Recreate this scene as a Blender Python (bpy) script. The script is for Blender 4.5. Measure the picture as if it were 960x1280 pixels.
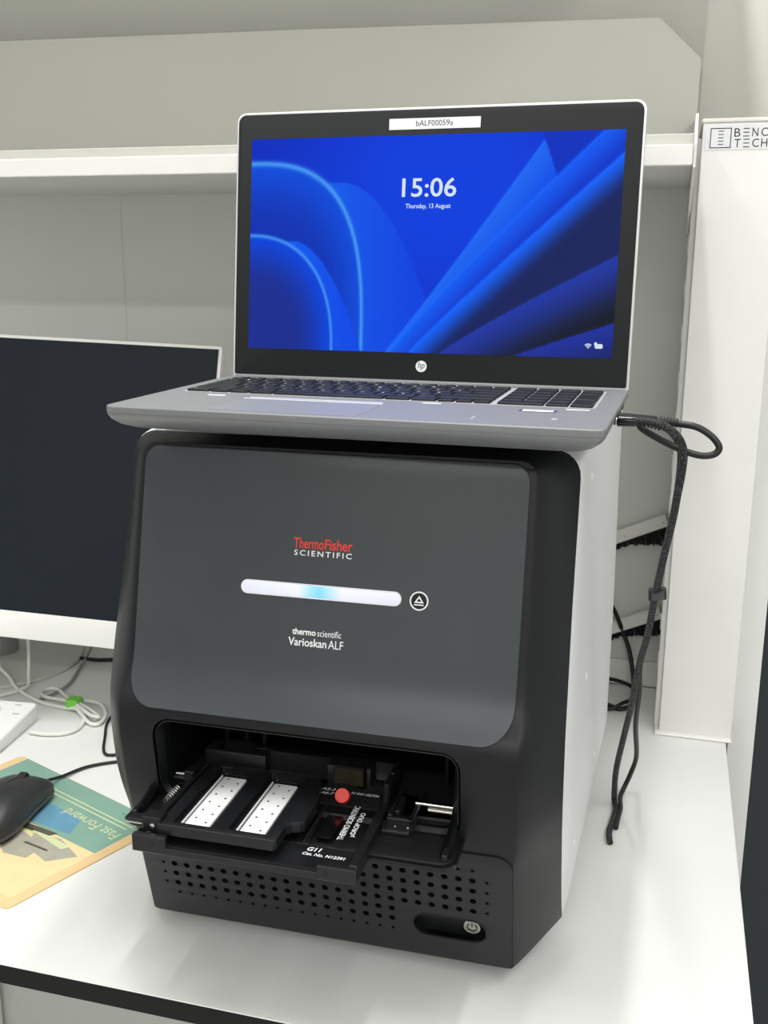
import bpy, bmesh, math, random
import numpy as np
from mathutils import Vector, Matrix

random.seed(7)
for o in list(bpy.data.objects):
    bpy.data.objects.remove(o, do_unlink=True)
scene = bpy.context.scene
COL = scene.collection

# ------------------------------------------------------------------ camera
# units below: millimetres, table top at z = 0, x to the right along the bench, y to the back
CAM_POS = (226.57, -697.30, 564.11)
CAM_YAW, CAM_PITCH, CAM_ROLL, CAM_F = 0.2674, -0.2348, 0.0065, 1298.08
_cy, _sy, _cp, _sp = math.cos(CAM_YAW), math.sin(CAM_YAW), math.cos(CAM_PITCH), math.sin(CAM_PITCH)
_f = Vector((-_sy * _cp, _cy * _cp, _sp))
_r0 = Vector((_cy, _sy, 0))
_u0 = _r0.cross(_f)
_r = math.cos(CAM_ROLL) * _r0 + math.sin(CAM_ROLL) * _u0
_u = -math.sin(CAM_ROLL) * _r0 + math.cos(CAM_ROLL) * _u0
cam_d = bpy.data.cameras.new('camera')
cam = bpy.data.objects.new('camera', cam_d)
COL.objects.link(cam)
m = Matrix((( _r.x, _u.x, -_f.x, CAM_POS[0] / 1000), (_r.y, _u.y, -_f.y, CAM_POS[1] / 1000),
            (_r.z, _u.z, -_f.z, CAM_POS[2] / 1000), (0, 0, 0, 1)))
cam.matrix_world = m
cam_d.sensor_fit = 'VERTICAL'
cam_d.sensor_height = 36.0
cam_d.lens = 36.0 * CAM_F / 1280.0
cam_d.clip_start = 0.01
scene.camera = cam

# ------------------------------------------------------------------ world, lights, exposure
world = bpy.data.worlds.new('room_light')
scene.world = world
world.use_nodes = True
bg = world.node_tree.nodes['Background']
bg.inputs['Color'].default_value = (0.90, 0.915, 0.915, 1)
bg.inputs['Strength'].default_value = 0.85

def area(name, loc, sx, sy, power, rot=(0, 0, 0), col=(1.0, 0.99, 0.98)):
    d = bpy.data.lights.new(name, 'AREA')
    d.shape = 'RECTANGLE'
    d.size = sx
    d.size_y = sy
    d.energy = power
    d.color = col
    o = bpy.data.objects.new(name, d)
    COL.objects.link(o)
    o.location = loc
    o.rotation_euler = rot
    return o

# ceiling luminaires: narrow LED battens along the bench depth, plus added fill lamps
area('batten_and_fill', (0.06, 0.12, 1.95), 0.06, 1.1, 23)
area('batten_and_fill', (-0.56, 0.12, 1.95), 0.06, 1.1, 14)
area('batten_and_fill', (1.35, -0.6, 1.95), 0.20, 3.8, 34)  # unseen lamp added to brighten the right side of the reader
area('batten_and_fill', (-1.7, -0.6, 1.95), 0.20, 3.8, 12)
area('batten_and_fill', (0.3, -2.5, 1.95), 2.4, 0.20, 39)  # unseen cross lamp in front, added as fill for upright faces

vs = scene.view_settings
vs.view_transform = 'Standard'
vs.look = 'None'
vs.exposure = -0.17
vs.gamma = 1.0
vs.use_curve_mapping = False

# ------------------------------------------------------------------ materials
def lin(c):
    out = []
    for v in c[:3]:
        v = v / 255.0
        out.append(v / 12.92 if v <= 0.04045 else ((v + 0.055) / 1.055) ** 2.4)
    return (*out, 1.0)

def mat(name, rgb, rough=0.5, metal=0.0, spec=0.5, noise=0.0, nscale=60.0, bump=0.0, bscale=400.0,
        emit=None, estr=1.0, alpha=1.0, coat=0.0):
    M = bpy.data.materials.new(name)
    M.use_nodes = True
    nt = M.node_tree
    b = nt.nodes['Principled BSDF']
    base = lin(rgb)
    b.inputs['Base Color'].default_value = base
    b.inputs['Roughness'].default_value = rough
    b.inputs['Metallic'].default_value = metal
    b.inputs['Specular IOR Level'].default_value = spec
    b.inputs['Coat Weight'].default_value = coat
    if emit is not None:
        b.inputs['Emission Color'].default_value = lin(emit)
        b.inputs['Emission Strength'].default_value = estr
    tc = nt.nodes.new('ShaderNodeTexCoord')
    if noise > 0:
        n = nt.nodes.new('ShaderNodeTexNoise')
        n.inputs['Scale'].default_value = nscale
        n.inputs['Detail'].default_value = 4
        nt.links.new(tc.outputs['Object'], n.inputs['Vector'])
        r = nt.nodes.new('ShaderNodeValToRGB')
        r.color_ramp.elements[0].position = 0.3
        r.color_ramp.elements[1].position = 0.7
        r.color_ramp.elements[0].color = tuple(x * (1 - noise) for x in base[:3]) + (1,)
        r.color_ramp.elements[1].color = tuple(min(1, x * (1 + noise)) for x in base[:3]) + (1,)
        nt.links.new(n.outputs['Fac'], r.inputs['Fac'])
        nt.links.new(r.outputs['Color'], b.inputs['Base Color'])
    if bump > 0:
        n2 = nt.nodes.new('ShaderNodeTexNoise')
        n2.inputs['Scale'].default_value = bscale
        n2.inputs['Detail'].default_value = 2
        nt.links.new(tc.outputs['Object'], n2.inputs['Vector'])
        bp = nt.nodes.new('ShaderNodeBump')
        bp.inputs['Strength'].default_value = bump
        bp.inputs['Distance'].default_value = 0.0005
        nt.links.new(n2.outputs['Fac'], bp.inputs['Height'])
        nt.links.new(bp.outputs['Normal'], b.inputs['Normal'])
    return M

M = {}
M['laminate'] = mat('white_laminate', (230, 231, 228), 0.38, noise=0.012, nscale=25)
M['core'] = mat('dark_laminate_core', (22, 22, 22), 0.6, spec=0.3, noise=0.1, nscale=300)
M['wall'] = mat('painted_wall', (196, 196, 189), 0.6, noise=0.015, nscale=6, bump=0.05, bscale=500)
M['backpanel'] = mat('lightened_steel_panel', (222, 223, 218), 0.3, noise=0.015, nscale=4)  # steel tone raised to make up for weak light below the shelf
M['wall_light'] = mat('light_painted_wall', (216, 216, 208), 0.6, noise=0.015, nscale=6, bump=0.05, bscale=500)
M['divider'] = mat('cream_divider', (199, 199, 191), 0.45, noise=0.01, nscale=4)
M['white_metal'] = mat('white_coated_metal', (238, 237, 233), 0.42, noise=0.01, nscale=30)
M['floor'] = mat('grey_vinyl', (190, 190, 188), 0.5, noise=0.05, nscale=40)
M['ceiling'] = mat('ceiling_white', (230, 230, 226), 0.8, noise=0.01)
M['dark_door'] = mat('dark_blue_grey_paint', (38, 46, 51), 0.5, noise=0.05, nscale=20)
M['shell'] = mat('black_moulded_plastic', (18, 20, 22), 0.4, spec=0.35, noise=0.04, nscale=300, bump=0.05, bscale=1500)
M['panel'] = mat('charcoal_satin_panel', (62, 66, 70), 0.36, spec=0.4, noise=0.05, nscale=12, bump=0.04, bscale=1800)
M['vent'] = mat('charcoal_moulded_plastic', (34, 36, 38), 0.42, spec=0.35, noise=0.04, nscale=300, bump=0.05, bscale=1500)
M['black'] = mat('black_plastic', (16, 17, 18), 0.38, noise=0.08, nscale=200)
M['blacktray'] = mat('black_anodised', (27, 28, 30), 0.3, noise=0.08, nscale=300)
M['void'] = mat('matt_black', (8, 8, 9), 0.8)
M['gloss_black'] = mat('gloss_black', (14, 15, 16), 0.15)
M['casing'] = mat('light_grey_casing', (226, 227, 226), 0.45, noise=0.015, nscale=200)
M['rubber'] = mat('black_rubber', (22, 22, 23), 0.7, noise=0.1, nscale=200)
M['chrome'] = mat('polished_steel', (225, 225, 225), 0.15, metal=1.0)
M['steel'] = mat('brushed_steel', (190, 188, 182), 0.3, metal=1.0)
M['red'] = mat('red_plastic', (226, 62, 54), 0.4, noise=0.03)
M['slide'] = mat('white_ceramic', (246, 247, 247), 0.25)
M['print_white'] = mat('white_print', (240, 241, 242), 0.5)
M['print_red'] = mat('red_print', (224, 60, 44), 0.5)
M['print_black'] = mat('black_print', (40, 40, 42), 0.5)
M['silver'] = mat('silver_aluminium', (136, 138, 140), 0.45, metal=0.3, noise=0.03, nscale=900)
M['silver_edge'] = mat('silver_edge', (222, 223, 224), 0.3, metal=0.4)
M['trackpad'] = mat('trackpad_silver', (140, 143, 149), 0.4, metal=0.25)
M['key'] = mat('black_keycap', (26, 28, 30), 0.5, spec=0.3, noise=0.05, nscale=200)
M['legend'] = mat('key_legend', (210, 212, 214), 0.5)
M['bezel'] = mat('black_bezel', (26, 28, 30), 0.5, spec=0.3, noise=0.06, nscale=900)
M['sticker'] = mat('white_sticker', (236, 238, 240), 0.5)
M['mon_white'] = mat('white_monitor_plastic', (238, 238, 235), 0.35)
M['mon_screen'] = mat('switched_off_screen', (26, 32, 40), 0.35, spec=0.22)
M['grey_stand'] = mat('grey_metal_stand', (160, 161, 160), 0.35, metal=0.3)
M['stand_base'] = mat('pale_grey_base', (204, 204, 199), 0.4)
M['white_plastic'] = mat('white_plastic', (238, 239, 238), 0.4)
M['white_cable'] = mat('white_cable', (232, 232, 226), 0.45)
M['green'] = mat('green_tape', (120, 205, 80), 0.55)
M['black_cable'] = mat('black_cable', (18, 19, 20), 0.45)
M['mouse'] = mat('black_mouse_plastic', (40, 42, 43), 0.42, bump=0.05, bscale=1500)
M['mouse_side'] = mat('mouse_side_plastic', (74, 72, 68), 0.25)
M['peach'] = mat('peach_print', (228, 196, 146), 0.5, noise=0.02)
M['cream'] = mat('cream_yellow_print', (228, 210, 160), 0.5, noise=0.03)
M['teal'] = mat('teal_print', (128, 166, 150), 0.45, noise=0.05, nscale=20)
M['skyblue'] = mat('blue_print', (100, 152, 178), 0.45, noise=0.12, nscale=30)
M['grey_print'] = mat('grey_print', (168, 166, 150), 0.5, noise=0.08, nscale=60)
M['navy_print'] = mat('navy_print', (66, 66, 118), 0.5)
M['green_print'] = mat('green_print', (70, 128, 74), 0.5)
M['pale_print'] = mat('pale_yellow_print', (206, 214, 166), 0.5)
M['dark_teal'] = mat('dark_teal_print', (92, 140, 128), 0.5)
M['brass'] = mat('olive_brass', (58, 54, 40), 0.4, metal=0.4)
M['amber'] = mat('brown_print', (90, 84, 70), 0.5)

def braid_material():
    Mx = mat('braided_sleeve', (40, 40, 43), 0.6)
    nt = Mx.node_tree
    b = nt.nodes['Principled BSDF']
    tc = nt.nodes.new('ShaderNodeTexCoord')
    v = nt.nodes.new('ShaderNodeTexVoronoi')
    v.inputs['Scale'].default_value = 620
    nt.links.new(tc.outputs['Object'], v.inputs['Vector'])
    r = nt.nodes.new('ShaderNodeValToRGB')
    r.color_ramp.elements[0].color = lin((110, 110, 114))
    r.color_ramp.elements[0].position = 0.06
    r.color_ramp.elements[1].color = lin((12, 12, 14))
    r.color_ramp.elements[1].position = 0.46
    nt.links.new(v.outputs['Distance'], r.inputs['Fac'])
    nt.links.new(r.outputs['Color'], b.inputs['Base Color'])
    return Mx
M['braid'] = braid_material()

def emit_mat(name, rgb, s=1.0):
    Mx = bpy.data.materials.new(name)
    Mx.use_nodes = True
    nt = Mx.node_tree
    nt.nodes.clear()
    e = nt.nodes.new('ShaderNodeEmission')
    e.inputs['Color'].default_value = lin(rgb)
    e.inputs['Strength'].default_value = s
    o = nt.nodes.new('ShaderNodeOutputMaterial')
    nt.links.new(e.outputs[0], o.inputs[0])
    return Mx
M['screen_text'] = emit_mat('screen_text_glow', (225, 240, 255), 1.0)

# ------------------------------------------------------------------ mesh helpers (all in mm)
def tag(o, label=None, cat=None, group=None, kind=None):
    if label: o['label'] = label
    if cat: o['category'] = cat
    if group: o['group'] = group
    if kind: o['kind'] = kind
    return o

def empty(name, loc=(0, 0, 0), rz=0.0):
    o = bpy.data.objects.new(name, None)
    COL.objects.link(o)
    o.location = [v / 1000 for v in loc]
    o.rotation_euler = (0, 0, rz)
    o.empty_display_size = 0.02
    return o

def ident(p):
    return p

def frame(o, ex, ey, ez):
    o, ex, ey, ez = Vector(o), Vector(ex), Vector(ey), Vector(ez)
    return lambda p: o + ex * p[0] + ey * p[1] + ez * p[2]

class MB:
    def __init__(self):
        self.v = []
        self.f = []
    def add(self, vs, fs, fr=None):
        k = len(self.v)
        self.v += [tuple(fr(p)) if fr else tuple(p) for p in vs]
        self.f += [tuple(i + k for i in f) for f in fs]
        return self
    def box(self, x0, x1, y0, y1, z0, z1, r=0.0, seg=1, fr=None):
        bm = bmesh.new()
        bmesh.ops.create_cube(bm, size=1)
        for v in bm.verts:
            v.co = Vector(((x0 + x1) / 2 + v.co.x * (x1 - x0), (y0 + y1) / 2 + v.co.y * (y1 - y0), (z0 + z1) / 2 + v.co.z * (z1 - z0)))
        if r > 0:
            r = min(r, 0.49 * min(abs(x1 - x0), abs(y1 - y0), abs(z1 - z0)))
            bmesh.ops.bevel(bm, geom=bm.edges[:], offset=r, segments=seg, profile=0.5, affect='EDGES')
        bm.verts.index_update()
        vs = [tuple(v.co) for v in bm.verts]
        fs = [[v.index for v in f.verts] for f in bm.faces]
        bm.free()
        return self.add(vs, fs, fr)
    def loft(self, rings, cap0=True, cap1=True, closed=True, fr=None):
        n = len(rings[0])
        vs = [p for r in rings for p in r]
        fs = []
        for i in range(len(rings) - 1):
            for j in range(n if closed else n - 1):
                a, b = i * n + j, i * n + (j + 1) % n
                fs.append((a, b, b + n, a + n))
        if cap0: fs.append(tuple(reversed(range(n))))
        if cap1: fs.append(tuple(range((len(rings) - 1) * n, len(rings) * n)))
        return self.add(vs, fs, fr)
    def prism(self, pts, z0, z1, bev=0.0, fr=None):
        """outline pts (counter-clockwise) extruded z0 -> z1; bev rounds the z1 edge"""
        rings = [[(x, y, z0) for x, y in pts]]
        if bev > 0:
            for t in (0, 0.5, 1):
                a = t * math.pi / 2
                q = inset(pts, bev * (1 - math.cos(a)))
                rings.append([(x, y, z1 - bev + bev * math.sin(a)) for x, y in q])
        else:
            rings.append([(x, y, z1) for x, y in pts])
        return self.loft(rings, fr=fr)
    def lathe(self, prof, n=24, fr=None, cap0=True, cap1=True):
        rings = [[(r * math.cos(2 * math.pi * k / n), r * math.sin(2 * math.pi * k / n), z) for k in range(n)] for r, z in prof]
        return self.loft(rings, cap0, cap1, fr=fr)
    def tube(self, path, rad, n=8, fr=None, flat=1.0):
        P = [Vector(p) for p in path]
        rads = rad if isinstance(rad, (list, tuple)) else [rad] * len(P)
        T = []
        for i in range(len(P)):
            t = (P[min(i + 1, len(P) - 1)] - P[max(i - 1, 0)])
            T.append(t.normalized() if t.length > 1e-9 else Vector((1, 0, 0)))
        up = Vector((0, 0, 1)) if abs(T[0].z) < 0.9 else Vector((1, 0, 0))
        nrm = (up - T[0] * up.dot(T[0])).normalized()
        rings = []
        for i in range(len(P)):
            nrm = (nrm - T[i] * nrm.dot(T[i])).normalized()
            b = T[i].cross(nrm)
            rings.append([P[i] + (nrm * math.cos(2 * math.pi * k / n) * flat + b * math.sin(2 * math.pi * k / n)) * rads[i] for k in range(n)])
        return self.loft(rings, fr=fr)
    def build(self, name, material, parent=None, smooth=35):
        me = bpy.data.meshes.new(name)
        me.from_pydata([(x / 1000, y / 1000, z / 1000) for x, y, z in self.v], [], self.f)
        bm = bmesh.new()
        bm.from_mesh(me)
        bmesh.ops.recalc_face_normals(bm, faces=bm.faces)
        bm.to_mesh(me)
        bm.free()
        if smooth:
            me.polygons.foreach_set('use_smooth', [True] * len(me.polygons))
            me.set_sharp_from_angle(angle=math.radians(smooth))
        me.materials.append(M[material] if isinstance(material, str) else material)
        o = bpy.data.objects.new(name, me)
        COL.objects.link(o)
        if parent is not None:
            o.parent = parent
        return o

def inset(pts, d):
    n = len(pts)
    out = []
    for i in range(n):
        p0, p1, p2 = Vector(pts[i - 1]), Vector(pts[i]), Vector(pts[(i + 1) % n])
        a = (p1 - p0); b = (p2 - p1)
        if a.length < 1e-9 or b.length < 1e-9:
            out.append(tuple(p1)); continue
        a.normalize(); b.normalize()
        na, nb = Vector((-a.y, a.x)), Vector((-b.y, b.x))
        mm = (na + nb)
        if mm.length < 1e-6: mm = na
        mm.normalize()
        k = d / max(0.4, mm.dot(na))
        out.append((p1.x + mm.x * k, p1.y + mm.y * k))
    return out

def rrect(x0, x1, y0, y1, r, n=6):
    rr = r if isinstance(r, (list, tuple)) else (r, r, r, r)      # bl, br, tr, tl
    pts = []
    for (cx, cy, a0, q) in ((x1 - rr[1], y0 + rr[1], -90, rr[1]), (x1 - rr[2], y1 - rr[2], 0, rr[2]),
                            (x0 + rr[3], y1 - rr[3], 90, rr[3]), (x0 + rr[0], y0 + rr[0], 180, rr[0])):
        for k in range(n + 1):
            a = math.radians(a0 + 90 * k / n)
            pts.append((cx + q * math.cos(a), cy + q * math.sin(a)))
    return pts

def circle(cx, cy, r, n=20):
    return [(cx + r * math.cos(2 * math.pi * k / n), cy + r * math.sin(2 * math.pi * k / n)) for k in range(n)]

def spline(pts, n=8):
    P = [Vector(p) for p in pts]
    out = []
    for i in range(len(P) - 1):
        p0, p1, p2, p3 = P[max(i - 1, 0)], P[i], P[i + 1], P[min(i + 2, len(P) - 1)]
        for k in range(n):
            t = k / n
            out.append(0.5 * ((2 * p1) + (p2 - p0) * t + (2 * p0 - 5 * p1 + 4 * p2 - p3) * t * t + (-p0 + 3 * p1 - 3 * p2 + p3) * t ** 3))
    out.append(P[-1])
    return out

def boolean_cut(obj, cutter, op='DIFFERENCE'):
    co = cutter.build('cutter', 'void')
    co.parent = obj.parent
    md = obj.modifiers.new('cut', 'BOOLEAN')
    md.operation = op
    md.object = co
    md.solver = 'EXACT'
    dg = bpy.context.evaluated_depsgraph_get()
    dg.update()
    me = bpy.data.meshes.new_from_object(obj.evaluated_get(dg))
    old = obj.data
    obj.modifiers.clear()
    obj.data = me
    me.name = obj.name
    bpy.data.meshes.remove(old)
    cm = co.data
    bpy.data.objects.remove(co, do_unlink=True)
    bpy.data.meshes.remove(cm)
    me.polygons.foreach_set('use_smooth', [True] * len(me.polygons))
    me.set_sharp_from_angle(angle=math.radians(30))
    return obj

_font_cache = {}
def text_mesh(s, bold=0.0, shear=0.0, spacing=1.0):
    key = (s, bold, shear, spacing)
    if key in _font_cache:
        return _font_cache[key]
    cu = bpy.data.curves.new('lettering', 'FONT')
    cu.body = s
    cu.size = 1.0
    cu.offset = bold
    cu.shear = shear
    cu.space_character = spacing
    cu.resolution_u = 3
    ob = bpy.data.objects.new('lettering', cu)
    COL.objects.link(ob)
    dg = bpy.context.evaluated_depsgraph_get()
    dg.update()
    me = bpy.data.meshes.new_from_object(ob.evaluated_get(dg))
    vs = [tuple(v.co) for v in me.vertices]
    fs = [tuple(p.vertices) for p in me.polygons]
    bpy.data.objects.remove(ob, do_unlink=True)
    bpy.data.curves.remove(cu)
    bpy.data.meshes.remove(me)
    _font_cache[key] = (vs, fs)
    return vs, fs

def lettering(mb, s, o, right, up, w, h, bold=0.0, shear=0.0, spacing=1.0, lift=0.0):
    """fit the text box into w x h mm with its lower left corner at o; right/up are unit vectors"""
    vs, fs = text_mesh(s, bold, shear, spacing)
    xs = [v[0] for v in vs]; ys = [v[1] for v in vs]
    x0, x1, y0, y1 = min(xs), max(xs), min(ys), max(ys)
    right, up, o = Vector(right), Vector(up), Vector(o)
    nrm = right.cross(up)
    mb.add([o + right * ((v[0] - x0) / (x1 - x0) * w) + up * ((v[1] - y0) / (y1 - y0) * h) + nrm * lift for v in vs], fs)
    return mb

# ================================================================== THE SETTING
def wallbox(name, mt, *a, r=0.0, kind='structure'):
    return tag(MB().box(*a, r=r).build(name, mt, smooth=None), kind=kind)

wallbox('floor', 'floor', -3500, 3000, -3000, 760, -920, -900)
wallbox('ceiling', 'ceiling', -3500, 3000, -3000, 760, 2050, 2070)
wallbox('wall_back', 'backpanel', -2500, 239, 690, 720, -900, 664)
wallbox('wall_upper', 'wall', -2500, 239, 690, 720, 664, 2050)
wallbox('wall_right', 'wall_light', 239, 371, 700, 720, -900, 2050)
wallbox('wall_end', 'laminate', 329.5, 360.5, 600, 699.8, -900, 1500)
door = wallbox('door_1', 'dark_door', 371, 1200, 690, 720, -900, 1400)
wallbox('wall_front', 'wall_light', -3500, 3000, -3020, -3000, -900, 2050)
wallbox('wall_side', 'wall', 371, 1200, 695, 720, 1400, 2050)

# joints of the back panels
for i, x in enumerate((-560, -262, 150)):
    wallbox('trim_%d' % (i + 1), 'backpanel', x, x + 14, 689.4, 690, 36, 655, r=0.2)

# cable zone under the back panel: recessed band and white skirting
wallbox('baseboard_back', 'white_metal', -2500, 239, 684, 690.2, 0.4, 36, r=1)

# ------------------------------------------------------------------ lab bench
bench = empty('lab_bench', (-900, 315, -900))
tag(bench, 'white laminate lab bench with a thin dark edge under the instrument', 'bench')
def bl(o_mb, name, mt, sm=35):
    mb = MB(); mb.add([(x + 900, y - 315, z + 900) for x, y, z in o_mb.v], o_mb.f)
    return mb.build(name, mt, bench, sm)
bl(MB().box(-2300, 321, -60, 683.5, -19, -1.2, r=0.4), 'worktop_core', 'core')
bl(MB().box(-2300, 321.6, -60.6, 683.5, -1.2, 0, r=0.5), 'worktop_surface', 'laminate')
bl(MB().box(-2300, 300, 80, 120, -60, -19, r=2), 'front_rail', 'white_metal')
for x in (-2200, -900, 270):
    bl(MB().box(x, x + 40, 80, 120, -900, -60, r=2), 'leg', 'white_metal')
    bl(MB().box(x, x + 40, 640, 680, -900, -19, r=2), 'leg', 'white_metal')

# ------------------------------------------------------------------ wall shelf
shelf = empty('wall_shelf', (-900, 520, 656))
tag(shelf, 'long white shelf with a thick front edge above the laptop', 'shelf')
def sl(mb, name, mt, sm=35):
    q = MB(); q.add([(x + 900, y - 520, z - 656) for x, y, z in mb.v], mb.f)
    return q.build(name, mt, shelf, sm)
sl(MB().box(-2300, 233, 356, 689.5, 657, 672, r=0.5), 'shelf_board', 'backpanel')
sl(MB().box(-2300, 233, 354, 358, 654.5, 673.5, r=1), 'front_edge', 'white_metal')
sl(MB().box(-2300, 233, 374, 377, 672, 685, r=0.6), 'retaining_lip', 'divider')
sl(MB().prism([(354, 653), (372, 646), (689, 600), (689, 735), (400, 706), (352, 674)], 0, 2.5,
              fr=frame((233.4, 0, 0), (0, 1, 0), (0, 0, 1), (1, 0, 0))), 'end_bracket', 'white_metal')

upper = empty('unseen_upper_shelf', (-900, 520, 1040))  # shelf above the view, put in to keep light off the upper wall
tag(upper, 'white upper shelf out of view, added to shade the upper wall', 'shelf')
def us(mb, name, mt):
    q = MB(); q.add([(x + 900, y - 520, z - 1040) for x, y, z in mb.v], mb.f)
    return q.build(name, mt, upper)
us(MB().box(-2300, 233, 356, 689.5, 1040, 1055, r=0.5), 'shelf_board', 'backpanel')
us(MB().box(-2300, 233, 354, 358, 1037.5, 1056.5, r=1), 'front_edge', 'white_metal')
us(MB().prism([(354, 1036), (372, 1029), (689, 983), (689, 1118), (400, 1089), (352, 1057)], 0, 2.5,
              fr=frame((233.4, 0, 0), (0, 1, 0), (0, 0, 1), (1, 0, 0))), 'end_bracket', 'white_metal')
# cream divider board standing behind the shelf with a chamfered corner
div = MB().prism([(-2300, 686), (236, 686), (236, 797), (187, 843), (-249, 851), (-2300, 880)], 0, 4,
                 fr=frame((0, 646, 0), (1, 0, 0), (0, 0, 1), (0, -1, 0)))
# keep it standing on the shelf board
div.v = [(x, y, 672.2 if abs(z - 686) < 1e-6 else z) for x, y, z in div.v]
tag(div.build('divider_board', 'divider'), 'pale cream divider board with a clipped corner standing on the shelf', 'board')

# ------------------------------------------------------------------ service column
colm = empty('service_column', (285, 600, 0))
tag(colm, 'tall white metal service column with a lettered plate at the bench end', 'column')
def cl(mb, name, mt, sm=35, par=None):
    q = MB(); q.add([(x - 285, y - 600, z) for x, y, z in mb.v], mb.f)
    return q.build(name, mt, par or colm, sm)
cl(MB().box(242.5, 328, 541, 686, 3, 714, r=1.5, seg=2), 'column_body', 'white_metal')
cl(MB().box(241, 329, 539.5, 687, 714, 718.5, r=1.2), 'top_cap', 'white_metal')
cl(MB().box(237, 328.5, 533, 687, 0.2, 3.4, r=1.2), 'base_flange', 'white_metal')
cl(MB().box(236.5, 242.5, 556, 600, 3, 700, r=1.0), 'slotted_rail', 'white_metal')
for z in (640, 590, 538, 488, 433, 383, 333, 283, 233, 183, 133, 83):
    cl(MB().prism(rrect(-4, 4, -11, 11, 3.9, 4), 0, 1.2, bev=0.6,
                  fr=frame((236.5, 578, z), (0, -1, 0), (0, 0, 1), (-1, 0, 0))), 'rail_slot_tab', 'white_plastic')
pl = cl(MB().prism(rrect(246, 326, 228, 253.5, 0.4, 2), 0, 0.6, fr=frame((0, 541, 458), (1, 0, 0), (0, 0, 1), (0, -1, 0))), 'name_plate', M['sticker'])
tx = MB()
RX, UZ = (1, 0, 0), (0, 0, 1)
yl = 540.25
def bar(mb, x0, x1, z0, z1, y=540.35, t=0.15):
    mb.box(x0, x1, y - t, y, z0, z1)
def word(mb, s, x, z, h, step):
    for ch in s:
        if ch == 'E':
            for k in range(3):
                bar(mb, x, x + h * 0.72, z + k * (h - 0.9) / 2, z + k * (h - 0.9) / 2 + 0.9)
        else:
            lettering(mb, ch, (x, yl, z), RX, UZ, h * (0.72 if ch != 'C' else 0.8), h)
        x += step
word(tx, 'BENCH', 275.3, 458 + 241.2, 8.6, 9.1)
word(tx, 'TECH', 276.0, 458 + 230.2, 8.6, 9.1)
for a in ((250.6, 272.4, 458 + 229.8, 458 + 230.7), (250.6, 272.4, 458 + 249.6, 458 + 250.5), (250.6, 251.5, 458 + 229.8, 458 + 250.5), (271.5, 272.4, 458 + 229.8, 458 + 250.5)):
    bar(tx, *a)
for k in range(5):
    bar(tx, 259, 264.4, 458 + 233.2 + 3.4 * k, 458 + 234.0 + 3.4 * k)
cl(tx, 'plate_lettering', 'print_black', None, pl)

# ------------------------------------------------------------------ cable flaps with brush strips, between reader and column
def cable_flap(z0, label):
    t = empty('cable_flap', (207, 687, z0))
    tag(t, label, 'cable flap')
    a = math.atan2(27, 60)
    ex, ez = (math.cos(a), 0, math.sin(a)), (-math.sin(a), 0, math.cos(a))
    fr = frame((0, 0, 0), ex, (0, 1, 0), ez)
    MB().prism([(0, 8), (-8, 8), (-14, -6), (-11, -8), (0, 6)][::-1], -150, 31, fr=frame((0, 0, 0), (0, 1, 0), ez, ex)).build('flap_plate', 'white_metal', t)
    for x in (-27, 26):
        MB().lathe([(1.3, 0), (1.3, 0.7), (0.6, 0.9)], 10, fr=frame(fr((x, -12.4, -1)), ex, ez, (0, -1, 0))).build('screw', 'steel', t)
    br = MB()
    for k in range(64):
        x = -60 + k * 1.45
        L = 9 + 14 * min(1, max(0, (x + 25) / 40)) + random.uniform(-1.5, 1.5)
        p0 = fr((x, -8, -6)); p1 = fr((x + random.uniform(-.5, .5) - 2, -9 + random.uniform(-1, 1), -6 - L))
        br.tube([p0, p1], 0.95, 5)
    tag(br.build('brush_strip', 'void', t), kind='stuff')
cable_flap(226, 'white sloping cable flap with black brush, higher of the two beside the column')
cable_flap(98, 'white sloping cable flap with black brush, lower of the two beside the column')

# ================================================================== PLATE READER (the instrument)
IYAW = 0.01335
reader = empty('plate_reader', (-20 * math.cos(IYAW), -20 * math.sin(IYAW), 0), IYAW)
tag(reader, 'big black and light grey microplate reader with its tray slid out', 'lab instrument')

ZF = [14, 128, 158, 193, 210, 222, 232, 240, 250, 268, 422, 432]
YF = [29, 1, -5, -10.5, -11, -9.5, -2, 4, 9.5, 15, 51, 54]
ZS = [14, 44, 69, 90, 129, 164, 191, 218, 236, 260, 312, 336, 389, 410, 426]
YS = [100, 79, 66, 57, 42, 33, 30, 31, 36, 43, 60, 68, 85, 90, 92]
ZW = [14, 126, 191, 250, 312, 432]
WW = [190.2, 190.0, 189.8, 189.0, 187.9, 187.2]
def ws(z): return float(np.interp(z, ZW, WW))
def smooth_interp(X, Y, s):
    xs = np.arange(X[0] - 30, X[-1] + 30, 0.5)
    ys = np.interp(xs, X, Y)
    lo = Y[0] + (xs - X[0]) * (Y[1] - Y[0]) / (X[1] - X[0]); hi = Y[-1] + (xs - X[-1]) * (Y[-1] - Y[-2]) / (X[-1] - X[-2])
    ys = np.where(xs < X[0], lo, np.where(xs > X[-1], hi, ys))
    k = np.exp(-0.5 * (np.arange(-40, 41) * 0.5 / s) ** 2); k /= k.sum()
    yp = np.convolve(np.pad(ys, 40, mode='edge'), k, mode='valid')
    return lambda z: float(np.interp(z, xs, yp))
yf = smooth_interp(ZF, YF, 2.5)
ysm = smooth_interp(ZS, YS, 5)

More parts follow.
